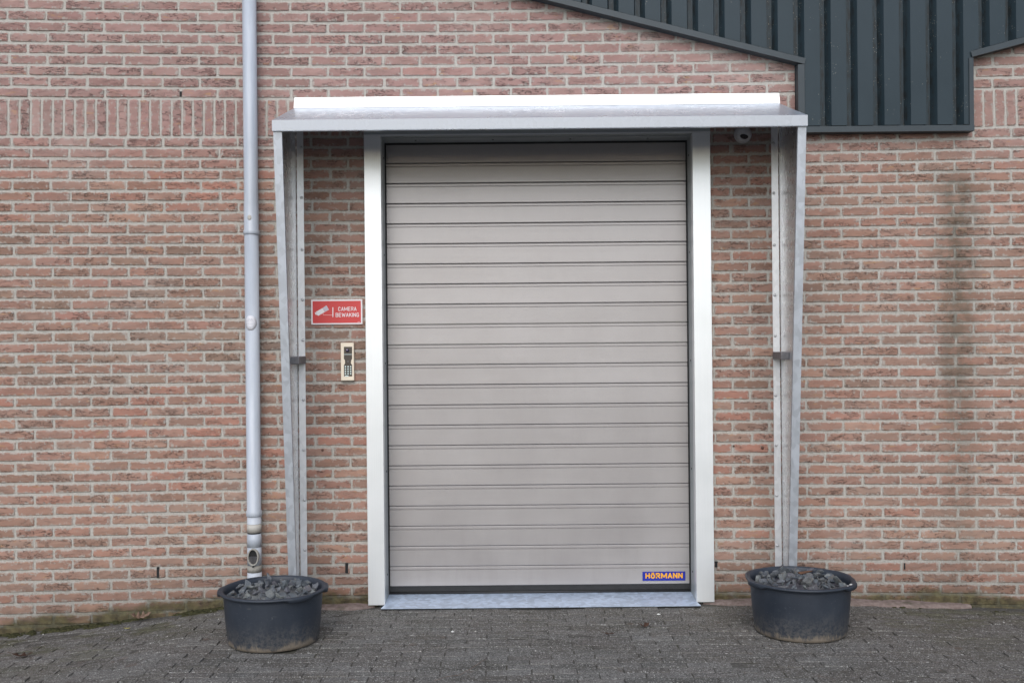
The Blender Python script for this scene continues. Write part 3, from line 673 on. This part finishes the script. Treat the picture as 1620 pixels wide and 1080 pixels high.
# ================================================================== CLADDING
cl = thing('wall_cladding', 'dark blue-grey ribbed metal cladding with a square drop beside the canopy', 'cladding', (2.15, -.02, CLZ))
TR = .033
RP, R0 = .1508, 1.680
def rib(k):
    x0 = R0 + k * RP
    prof = [(x0, -.062), (x0 + .087, -.062), (x0 + .099, -.016), (x0 + .1270, -.016), (x0 + RP, -.062)]
    pts = []
    for a, b in zip(prof, prof[1:]):
        pts.append(a)
        for br in (CLX0 + .0, CLX1):
            if a[0] < br < b[0]:
                f = (br - a[0]) / (b[0] - a[0]); yb = a[1] + f * (b[1] - a[1]); pts += [(br - .0004, yb), (br + .0004, yb)]
    pts.append(prof[-1]); top = 4.25; m = MB(); n = len(pts)
    bz = lambda x: clad_bottom(x) + TR + .006
    m.v = [(x, y, bz(x)) for x, y in pts] + [(x, y, top) for x, y in pts] + [(x, y + .003, bz(x)) for x, y in pts] + [(x, y + .003, top) for x, y in pts]
    for i in range(n - 1):
        m.face((i, i + 1, n + i + 1, n + i)); m.face((2 * n + i, 3 * n + i, 3 * n + i + 1, 2 * n + i + 1)); m.face((i, 2 * n + i, 2 * n + i + 1, i + 1)); m.face((n + i, n + i + 1, 3 * n + i + 1, 3 * n + i))
    m.face((0, n, 3 * n, 2 * n)); m.face((n - 1, 3 * n - 1, 4 * n - 1, 2 * n - 1)); return m
for k in range(-17, 17): rib(k).build('rib', M['clad'], cl)
bk = [(-.95, clad_bottom(-.95)), (CLX0, CLB), (CLX0, CLZ), (CLX1, CLZ), (CLX1, 3.10), (4.25, clad_bottom(4.25)), (4.25, 4.2), (-.95, 4.2)]
MB().prism([(x, z + .004) for x, z in bk], -.014, -.0025).build('gap_shade_sheet', M['dark'], cl)  # added near-black sheet paints the shade in the gap above the trim
def trim(p0, p1, name='edge_trim', w=TR, yf=-.072):
    a, b = Vector((p0[0], 0, p0[1])), Vector((p1[0], 0, p1[1])); d = (b - a).normalized(); nrm = Vector((-d.z, 0, d.x))
    if nrm.z < 0 or (abs(nrm.z) < 1e-4 and nrm.x < 0): nrm = -nrm
    q = [a, b, b + nrm * w, a + nrm * w]
    m = MB().slab([(p.x, yf, p.z) for p in q], (0, .003, 0)); m.build(name, M['clad_trim'], cl)
    q2 = [Vector((a.x, yf + .0031, a.z)), Vector((b.x, yf + .0031, b.z)), Vector((b.x, -.003, b.z)), Vector((a.x, -.003, a.z))]
    MB().slab(q2, nrm * .0025).build('trim_return', M['clad_trim'], cl)
trim((-.95, clad_bottom(-.95)), (CLX0 + .036, CLB - .036 * CLS))
trim((CLX1 - .005, 3.10), (4.25, 3.10 + (4.25 - CLX1 + .005) * CLS), yf=-.0725)
trim((CLX0, CLZ), (CLX1 + .004, CLZ))
MB().box(CLX0, CLX0 + .037, -.0695, -.003, CLZ + TR + .0005, CLB - .010).build('corner_trim', M['clad_trim'], cl)
MB().box(CLX1 - .022, CLX1 + .003, -.0692, -.003, CLZ + TR + .0005, 3.096).build('corner_trim', M['clad_trim'], cl)

# ================================================================== DOWNPIPE
px, py = -1.477, -.062
zv = lambda v: CAM_H + (543.9 - v) / FPX * (CAM_D + py)
dp = thing('downpipe', 'pale grey plastic rain pipe running down the brick wall beside the canopy', 'drainpipe', (px, py, 0))
c0 = (px, py, 0)
def seg(name, prof, mat): return MB().lathe([(r, zv(v)) for r, v in prof], c0, 40).build(name, mat, dp)
seg('upper_pipe', [(.0395, -160), (.0395, 318), (.0412, 324), (.0412, 364), (.0448, 365.5), (.0448, 370.5), (.0415, 371.5)], M['pvc'])
seg('lower_pipe', [(.0398, 371.8), (.0398, 806), (.0440, 808), (.0440, 815), (.0410, 816)], M['pvc'])
seg('connector', [(.0392, 816.3), (.0392, 827.5), (.0398, 827.6)], M['pvcw'])
seg('tape_band', [(.0402, 828), (.0402, 841)], M['pvct'])
seg('shadow_gap', [(.0370, 841.2), (.0370, 843)], M['dark'])
seg('sleeve', [(.0395, 843.2), (.0395, 848), (.0408, 848.5), (.0408, 864)], M['pvc'])
body = seg('leaf_trap', [(.0398, 864.3), (.0398, 892.5)], M['pvc'])
seg('weathered_band', [(.0402, 893), (.0402, 903.5)], M['pvcb'])
seg('ground_pipe', [(.0405, 904), (.0405, 1000)], M['pvcw'])
gc = Vector((at(396, 0, py).x - .0145 + .012, py - .0405, zv(878)))
def oval(rx, rz, y0, y1, n=28, irx=None, irz=None):
    m = MB()
    O = [(gc.x + rx * math.cos(2 * math.pi * i / n), gc.z + rz * math.sin(2 * math.pi * i / n)) for i in range(n)]
    if irx is None: return m.prism(O, y0, y1)
    I = [(gc.x + irx * math.cos(2 * math.pi * i / n), gc.z + irz * math.sin(2 * math.pi * i / n)) for i in range(n)]
    m.v = [(x, y0, z) for x, z in O] + [(x, y0, z) for x, z in I] + [(x, y1, z) for x, z in O] + [(x, y1, z) for x, z in I]
    for i in range(n):
        j = (i + 1) % n
        m.face((i, j, n + j, n + i)); m.face((2 * n + i, 3 * n + i, 3 * n + j, 2 * n + j)); m.face((i, 2 * n + i, 2 * n + j, j), True); m.face((n + i, n + j, 3 * n + j, 3 * n + i), True)
    return m
oval(.031, .048, gc.y - .013, gc.y + .030, irx=.0255, irz=.0415).build('grille_rim', M['pvcb'], body)
oval(.0255, .0415, gc.y - .002, gc.y + .006).build('grille_shade_disc', M['dark'], body)  # flat near-black disc painted as the shade inside the opening
for k in range(-3, 4):
    x = gc.x + k * .0066; hz = .0415 * math.sqrt(max(0, 1 - (k * .0066 / .0255) ** 2)) - .001
    MB().box(x - .0011, x + .0011, gc.y - .008, gc.y - .003, gc.z - hz, gc.z + hz * .1).build('grille_bar', M['bar'], body)
MB().box(gc.x - .003, gc.x + .003, gc.y - .013, gc.y + .01, gc.z - .058, gc.z - .0485).build('grille_tab', M['dark'], body)
def patch(name, v, hu, hv, mat, parent, r=.0403, tilt=0, ragged=0, n=28, a0=-math.pi / 2):
    m = MB(); zc = zv(v); ring = []
    for i in range(n):
        a = 2 * math.pi * i / n; q = 1 - ragged * max(0, noise.noise((math.cos(a) * 2.2, math.sin(a) * 2.2, 4.0)))
        ring.append((hu * q * math.cos(a), hv * q * math.sin(a)))
    def pt(s, h, rr): ang = a0 + s / r; return (px + rr * math.cos(ang), py + rr * math.sin(ang), zc + h)
    m.v = [pt(0, 0, r + .0006)] + [pt(s * .5, h * .5, r + .0006) for s, h in ring] + [pt(s, h, r + .0006) for s, h in ring] + [pt(s, h, r - .001) for s, h in ring]
    for i in range(n):
        j = (i + 1) % n
        m.face((0, 1 + i, 1 + j), True); m.face((1 + i, 1 + n + i, 1 + n + j, 1 + j), True); m.face((1 + n + i, 1 + 2 * n + i, 1 + 2 * n + j, 1 + n + j))
    return m.build(name, mat, parent)
lowp = [c for c in dp.children if c.name.startswith('lower_pipe')][0]; upp = [c for c in dp.children if c.name.startswith('upper_pipe')][0]
st = patch('sticker', 511, .036, .0425, M['sticker'], lowp, ragged=.16); st['label'] = 'torn round white sticker'
def strip(name, pts, w, mat, parent, v, r=.0412):
    m = MB(); zc = zv(v)
    for s, h in pts:
        for d in (-w, w): ang = -math.pi / 2 + s / r; m.v.append((px + r * math.cos(ang), py + r * math.sin(ang), zc + h + d))
    for i in range(len(pts) - 1): m.face((2 * i, 2 * i + 2, 2 * i + 3, 2 * i + 1), True)
    b = len(m.v); return m.build(name, mat, parent)
strip('sticker_mark', [(-.018 + .036 * i / 8, -.016 - .006 * math.sin(math.pi * i / 8)) for i in range(9)], .0014, M['stickm'], st, 511)
strip('sticker_mark', [(-.014 + .028 * i / 8, .012 + .010 * abs(math.sin(2 * math.pi * i / 8))) for i in range(9)], .0016, M['stickm'], st, 511)
strip('sticker_mark', [(-.022 + .044 * i / 8, -.004 - .003 * math.sin(math.pi * i / 8)) for i in range(9)], .0010, M['stickm'], st, 511)
patch('old_label', 345.5, .012, .015, M['pvct'], upp, r=.0414, n=4 * 5, ragged=.2)

# ================================================================== WARNING SIGN, INTERCOM, CAMERA
a, b = at(493, 513.5), at(573.5, 473.5)
sg = thing('camera_sign', 'red and white camera surveillance sign on bricks left of the door', 'sign', ((a.x + b.x) / 2, -.006, a.z))
MB().box(a.x, b.x, -.009, -.0035, a.z, b.z, .0008).build('sign_plate', M['white'], sg)
a2, b2 = at(495.3, 511.2), at(571.2, 475.8)
rd = MB().box(a2.x, b2.x, -.0098, -.0088, a2.z, b2.z).build('red_panel', M['red'], sg)
text_part('sign_lettering', 'CAMERA', M['white'], rd, 535, 485.2, 564, 491.8, -.010, .0008, .155, .14)
text_part('sign_lettering', 'BEWAKING', M['white'], rd, 531, 494.6, 568, 501.4, -.010, .0008, .155, .14)
poly_print = MB().box(at(566, 509.6).x, at(570, 509.6).x, -.0103, -.0099, at(566, 509.6).z, at(566, 508.6).z).build('small_print', M['pinkline'], rd)
def poly(name, pts, mat, parent, y0, y1):
    MB().prism([(at(u, v, 0).x, at(u, v, 0).z) for u, v in pts], y0, y1).build(name, mat, parent)
poly('icon_line', [(526.4, 486), (527.8, 486), (527.8, 501.5), (526.4, 501.5)], M['white'], rd, -.0106, -.0099)
poly('icon_bracket', [(510.6, 496.3), (511.6, 495.8), (513, 497.7), (526, 497.9), (526, 498.8), (512.4, 498.6)], M['pinkline'], rd, -.0104, -.0099)
poly('icon_camera', [(500.3, 493.2), (510.8, 487.4), (514.2, 493.6), (504, 499.6), (502.2, 498.2)], M['white'], rd, -.0106, -.0099)
poly('icon_hood', [(511, 487.3), (517.0, 483), (521, 490), (514.4, 493.5)], M['lilac'], rd, -.0106, -.0099)
poly('icon_tail', [(498.6, 495), (500, 493.8), (502, 497.8), (500, 498)], M['white'], rd, -.0106, -.0099)
a, b = at(540.6, 601.6), at(560.6, 542)
kp = thing('door_intercom', 'slim cream intercom with keypad on bricks beside the door upright', 'intercom', ((a.x + b.x) / 2, -.01, a.z))
MB().box(a.x, b.x, -.026, -.003, a.z, b.z, .003).build('housing', M['cream'], kp)
def kq(u, v): p = at(530 + u / 13.5, 530 + v / 13.5, -.026); return (p.x, p.z)
outl = [(190, 248), (365, 248), (365, 505), (345, 535), (340, 600), (365, 635), (368, 878), (192, 878), (190, 640), (215, 600), (212, 530), (190, 510)]
pn = MB().prism([kq(*q) for q in outl], -.0272, -.0262).build('dark_panel', M['panel'], kp)
c = kq(268, 325); ln = MB().lathe([(.0105, 0), (.0105, .002), (.008, .0035), (.004, .0042)], (c[0], -.0273, c[1]), 20, 'Y').build('lens', M['lens'], pn)
c = kq(258, 312); MB().lathe([(.0042, 0), (.0040, .0006)], (c[0], -.0315, c[1]), 12, 'Y').build('lens_and_glint', M['glint'], ln)  # pale disc is a painted highlight on the lens
MB().prism([kq(195, 406), kq(362, 406), kq(362, 416), kq(195, 416)], -.0279, -.0273).build('trim_line', M['key'], pn)
c = kq(278, 562); MB().lathe([(.0036, 0), (.0034, .001)], (c[0], -.0273, c[1]), 10, 'Y').build('speaker_dot', M['bar'], pn)
for ku in (224, 280, 336):
    for kv in (672, 722, 772, 822):
        c = kq(ku, kv); MB().box(c[0] - .0037, c[0] + .0037, -.0287, -.0273, c[1] - .0039, c[1] + .0039, .0006).build('key', M['key'], pn)
MB().prism([kq(215, 858), kq(288, 858), kq(288, 882), kq(215, 882)], -.0279, -.0273).build('name_strip', M['key'], pn)
c = at(1177.5, 211, -.05)
dc = thing('dome_camera', 'small white dome security camera under the canopy right of the door', 'camera', (c.x, -.004, c.z))
MB().lathe([(.050, 0), (.050, .012), (.047, .018)], (c.x, -.004, c.z), 32, 'Y').build('base_ring', M['camw'], dc)
m = MB(); prof = [(.0445 * math.sin(t), -.0445 * math.cos(t)) for t in [math.pi * (.35 + .65 * i / 12) for i in range(13)]]
m.lathe([(max(r, .0002), h) for r, h in prof], (c.x, -.030, c.z), 32, 'Y'); ball = m.build('ball', M['camw'], dc)
dv = Vector((-.10, -.80, -.50)).normalized(); bc = Vector((c.x, -.030, c.z)); side = dv.cross(Vector((0, 0, 1))).normalized(); up = side.cross(dv)
m = MB(); ring = []
n = 24
for lev, (k, rr) in enumerate(((1.0, 1.0), (1.04, .95), (1.05, .5))):
    for i in range(n):
        t = 2 * math.pi * i / n; ox, oz = .024 * rr * math.cos(t), .0145 * rr * math.sin(t)
        q = side * (ox * .94 - oz * .25) + up * (oz * .94 + ox * .25); d = (dv * math.sqrt(.0445 ** 2 - q.length_squared) + q); m.v.append(tuple(bc + d * k))
for l in (0, 1):
    for i in range(n): j = (i + 1) % n; m.face((l * n + i, l * n + j, (l + 1) * n + j, (l + 1) * n + i), True)
m.face([2 * n + i for i in range(n)]); m.build('lens_window', M['black'], ball)

# ================================================================== TUBS AND STONES
def bumpf(a, c, w): d = (a - c + math.pi) % (2 * math.pi) - math.pi; return sstep(w, w * .62, abs(d))
GRIPS = (rad(-48), rad(-48 + 180), rad(188), rad(8))
def tub_mesh():
    prof = [(.0, .004), (.18, .004), (.216, .003), (.223, .008), (.226, .020), (.235, .10), (.2415, .18), (.2455, .240), (.246, .252), (.250, .2565), (.259, .2575), (.2655, .2590), (.2672, .2635), (.2655, .2685), (.259, .2715), (.249, .271), (.2435, .265), (.240, .245), (.236, .20), (.231, .14), (.0, .135)]
    def fn(r, h, a):
        g = sum(bumpf(a, c, rad(17)) for c in GRIPS)
        if r > .2485: r = r + .008 * g * (1 if r > .258 else .3); h = h - (.012 * g if (h < .2595 and r > .25) else 0)
        return r * (1 + .008 * math.cos(2 * a + .6)), h
    m = MB(); m.lathe([(max(r, .001), h) for r, h in prof], (0, 0, 0), 96, 'Z', fn, cap=False); return m.mesh('tub')
TUB = tub_mesh()
ROCKS = []
for s in range(10):
    r = random.Random(900 + s); bm = bmesh.new()
    for _ in range(11):
        d = Vector((r.gauss(0, 1), r.gauss(0, 1), r.gauss(0, 1))).normalized(); k = r.uniform(.6, 1.15)
        bm.verts.new((d.x * k * r.uniform(.9, 1.25), d.y * k, d.z * k * .72))
    res = bmesh.ops.convex_hull(bm, input=list(bm.verts))
    bmesh.ops.delete(bm, geom=[g for g in res['geom_interior'] if isinstance(g, bmesh.types.BMVert)], context='VERTS')
    bmesh.ops.bevel(bm, geom=list(bm.edges), offset=.025, segments=1, affect='EDGES')
    me = bpy.data.meshes.new('stone'); bm.to_mesh(me); bm.free(); me.materials.append(M['rock'])
    at_ = me.attributes.new('bid', 'FLOAT', 'FACE'); at_.data.foreach_set('value', [r.random()] * len(me.polygons)); ROCKS.append(me)
RUST = ROCKS[3].copy(); RUST.materials.clear(); RUST.materials.append(M['rust'])
def make_tub(x, y, sc, rot, tilt, label, side, seed):
    g = ground_z(x)
    t = thing('stone_tub', label, 'tub', (x, y, g + .001), 'black tubs by the canopy feet')
    o = link('tub_shell', TUB, M['tub'], t); o.scale = (sc, sc, sc); o.rotation_euler = (tilt, 0, rot)
    m = MB(); n = 28; rr = random.Random(seed)
    for i in range(7):
        r = .236 * i / 6
        for k in range(n):
            a = 2 * math.pi * k / n; m.v.append((r * math.cos(a), r * math.sin(a), .212 + .022 * (1 - (i / 6) ** 2) + .006 * noise.noise((r * 30 * math.cos(a), r * 30 * math.sin(a), seed))))
    for i in range(6):
        for k in range(n): m.face((i * n + k, i * n + (k + 1) % n, (i + 1) * n + (k + 1) % n, (i + 1) * n + k))
    me = m.mesh('fill'); bd = me.attributes.new('bid', 'FLOAT', 'FACE'); bd.data.foreach_set('value', [.3] * len(me.polygons))
    fo = link('gravel_fill', me, M['rock'], t); fo['kind'] = 'stuff'; fo.scale = (sc, sc, sc)
    placed = []; tries = 0
    while len(placed) < 84 and tries < 9000:
        tries += 1; s = rr.choice((.016, .019, .023, .027, .033)) * (1 if tries < 5000 else .7); a = rr.uniform(0, 2 * math.pi); r = math.sqrt(rr.random()) * (.229 - s * .7)
        if all((r * math.cos(a) - q[0]) ** 2 + (r * math.sin(a) - q[1]) ** 2 > ((s + q[2]) * .80) ** 2 for q in placed): placed.append((r * math.cos(a), r * math.sin(a), s))
    best = None
    if side == 'right': best = min(range(len(placed)), key=lambda i: (placed[i][0] - .05) ** 2 + (placed[i][1] - .13) ** 2)
    for i, (rx, ry, s) in enumerate(placed):
        q = math.hypot(rx, ry) / .24; z = .233 + .022 * (1 - q * q) + s * .30 + rr.uniform(-.004, .014)
        me = ROCKS[rr.randrange(len(ROCKS))]; st_ = bpy.data.objects.new('stone', me)
        sq = (s * rr.uniform(.9, 1.3), s * rr.uniform(.9, 1.15), s * rr.uniform(.75, 1.1))
        lab, grp = 'grey broken stone heaped in the tub %s' % ('under the rain pipe' if side == 'left' else 'right of the door'), 'stones in the tub %s' % ('under the rain pipe' if side == 'left' else 'right of the door')
        if i == best:
            st_ = bpy.data.objects.new('stone', RUST); sq = (.044, .026, .022); z += .016
            lab, grp = 'rusty brown flat stone at the back of the right tub', None
        COL.objects.link(st_); st_.location = (x + rx * sc, y + ry * sc, g + z * sc); st_.scale = sq
        st_.rotation_euler = (rr.uniform(-1, 1), rr.uniform(-1, 1), rr.uniform(0, 6.28)) if i != best else (.1, 0, .1)
        tag(st_, lab, 'stone', grp)
make_tub(-1.227, -.657, 1.0, 0.0, 0.0, 'round black plastic tub of stones below the rain pipe', 'left', 11)
make_tub(1.477, -.580, 1.02, rad(12), 0.0, 'round black plastic tub of stones right of the door', 'right', 23)
tr_ = [o for o in COL.objects if o.name.startswith('stone_tub') and o.location.x > 0][0]
for (du, dx, dy) in ((rad(-37), .016, .007), (rad(-45), .007, .004)):
    m = MB(); n = 14; cc = Vector((1.477 + .262 * math.cos(du), -.580 + .262 * math.sin(du), .2785)); tg = Vector((-math.sin(du), math.cos(du), 0)); rd_ = Vector((math.cos(du), math.sin(du), 0))
    m.v = [tuple(cc + Vector((0, 0, .0025)))] + [tuple(cc + (tg * dx * math.cos(6.283 * k / n) + rd_ * dy * math.sin(6.283 * k / n)) * (1 + .35 * noise.noise((k * 1.3, du, 1))) + Vector((0, 0, -.0006))) for k in range(n)]
    for k in range(n): m.face((0, 1 + k, 1 + (k + 1) % n), True)
    m.build('white_dropping', M['chip'], tr_)

# ================================================================== LITTER
def leaf_thing(u, v, y, size, rz, curl, mat, label, lobes=4, lift=.004, pitch_=0.0):
    p = at(u, v, y); g = ground_z(p.x)
    n = 26; L = size; m = MB(); top, bot = [], []
    for i in range(n + 1):
        t = i / n; w = size * .26 * math.sin(math.pi * min(1, t * 1.02)) ** .7 * (.62 + .38 * math.cos(2 * math.pi * lobes * t + math.pi)) + .0015
        x = (t - .5) * L; zc = curl * (t - .5) ** 2 * 4 * size * .35
        for s, arr in ((1, top), (-1, bot)):
            arr.append(len(m.v)); m.v.append((x, s * w, zc + curl * (w / size) ** 2 * size * 3.0))
        m.v.append((x, 0, zc)); 
    for i in range(n):
        a, b = 3 * i, 3 * i + 3
        m.face((a, a + 2, b + 2, b), True); m.face((a + 2, a + 1, b + 1, b + 2), True)
    b = len(m.v); m.tube([(-L * .5, 0, curl * size * .35), (-L * .62, 0, curl * size * .38), (-L * .74, .004, curl * size * .5)], .0012, 5)
    me = m.mesh('leaf', fix=False); o = bpy.data.objects.new('dry_leaf', me); COL.objects.link(o); me.materials.append(mat)
    sol = o.modifiers.new('thickness', 'SOLIDIFY'); sol.thickness = .0008
    o.location = (p.x, y, g + lift); o.rotation_euler = (pitch_, 0, rz); tag(o, label, 'leaf'); return o
leaf_thing(223, 970, -.045, .105, rad(22), .8, M['leaf'], 'curled brown oak leaf against the foot of the wall, left', 4, .022, rad(32))
leaf_thing(1019, 996, -.50, .062, rad(35), .9, M['leafd'], 'small dark red-brown leaf on the pavers before the door', 2, .010, rad(20))
leaf_thing(964, 1003, -.62, .055, rad(-5), .3, M['leafd'], 'flat dark brown leaf scrap on the pavers below the middle of the door', 2, .008)
leaf_thing(36, 1050, -.56, .105, rad(10), .5, M['leafd'], 'dark brown leaf on the pavers at the far left edge', 3, .010)
leaf_thing(202, 999, -.22, .028, rad(15), .3, M['leafy'], 'tiny yellow leaf on mossy pavers near the wall', 2, .008)
def stalk(pts, label):
    P = []
    for (u, v) in pts:
        # follow the ground: find depth where the ray meets z = 0.006
        lo, hi = -2.0, 0.0
        for _ in range(30):
            mid = (lo + hi) / 2
            if at(u, v, mid).z > .006: lo, hi = (mid, hi)
            else: lo, hi = (lo, mid)
        q = at(u, v, (lo + hi) / 2); P.append((q.x, q.y, .007))
    o = MB().tube(P, .0016, 5).build('dry_stalk', M['stalk'], None, P[0]); tag(o, label, 'stalk')
stalk([(688, 1076), (706, 1070), (728, 1067), (742, 1059), (756, 1050), (771, 1040)], 'thin dry plant stalk lying on the pavers before the door')
def chip(u, v, s, label):
    lo, hi = -2.0, 0.0
    for _ in range(30):
        mid = (lo + hi) / 2
        if at(u, v, mid).z > .008: lo = mid
        else: hi = mid
    q = at(u, v, lo); me = ROCKS[2].copy(); me.materials.clear(); me.materials.append(M['chip'])
    o = bpy.data.objects.new('white_pebble', me); COL.objects.link(o); o.location = (q.x, q.y, .008); o.scale = (s, s * .8, s * .7); tag(o, label, 'pebble')
chip(1042, 971, .009, 'white pebble on the pavers just below the threshold, right side')
chip(716, 998.5, .008, 'white pebble on the pavers below the left half of the door')
# loose grit and small dirt, too fine to count
gv, gf, gb = [], [], []
rr = random.Random(5)
for _ in range(16000):
    x = rr.uniform(-3.4, 3.4); y = -.02 - 2.1 * rr.random() ** .8; d = noise.noise((x * 1.6, y * 3, 2)); 
    if rr.random() > .55 + d: continue
    s = rr.choice((.0012, .0016, .002, .0026)) * (1.9 if rr.random() < .04 else 1); b = len(gv); g = ground_z(x) + .002; a = rr.uniform(0, 6.28)
    for k in range(3): gv.append((x + s * math.cos(a + 2.1 * k) * rr.uniform(.7, 1.5), y + s * math.sin(a + 2.1 * k), g))
    gv.append((x, y, g + s * rr.uniform(.6, 1.2) + .001)); gf += [(b, b + 1, b + 3), (b + 1, b + 2, b + 3), (b + 2, b, b + 3)]; gb += [rr.random()] * 3
o = link('grit', mesh_from(gv, gf, [0] * len(gv), gb, 'grit', M['grit']), None); o['kind'] = 'stuff'
# moss cushions in the angle between wall and pavers
m = MB()
for _ in range(620):
    left = rr.random() < .62
    x = rr.uniform(-3.4, -1.5) if left else rr.uniform(1.55, 3.3)
    if not left and x < 1.9 and rr.random() < .6: continue
    y = -.004 - .10 * rr.random() ** 2.2; g = ground_z(x); s = rr.uniform(.006, .020); b = len(m.v); n = 7
    if noise.noise((x * 3, y * 9, 8)) < .02: continue
    for k in range(n): q = 2 * math.pi * k / n; m.v.append((x + s * 1.5 * math.cos(q) * rr.uniform(.7, 1.2), min(.003, y + s * math.sin(q) * rr.uniform(.7, 1.2)), g - .004))
    for k in range(n): q = 2 * math.pi * k / n; m.v.append((x + s * .8 * math.cos(q), min(.003, y + s * .5 * math.sin(q)), g + s * rr.uniform(.25, .5)))
    for k in range(n): j = (k + 1) % n; m.face((b + k, b + j, b + n + j, b + n + k), True)
    m.face([b + n + k for k in range(n)], True)
o = m.build('moss', M['moss']); o['kind'] = 'stuff'
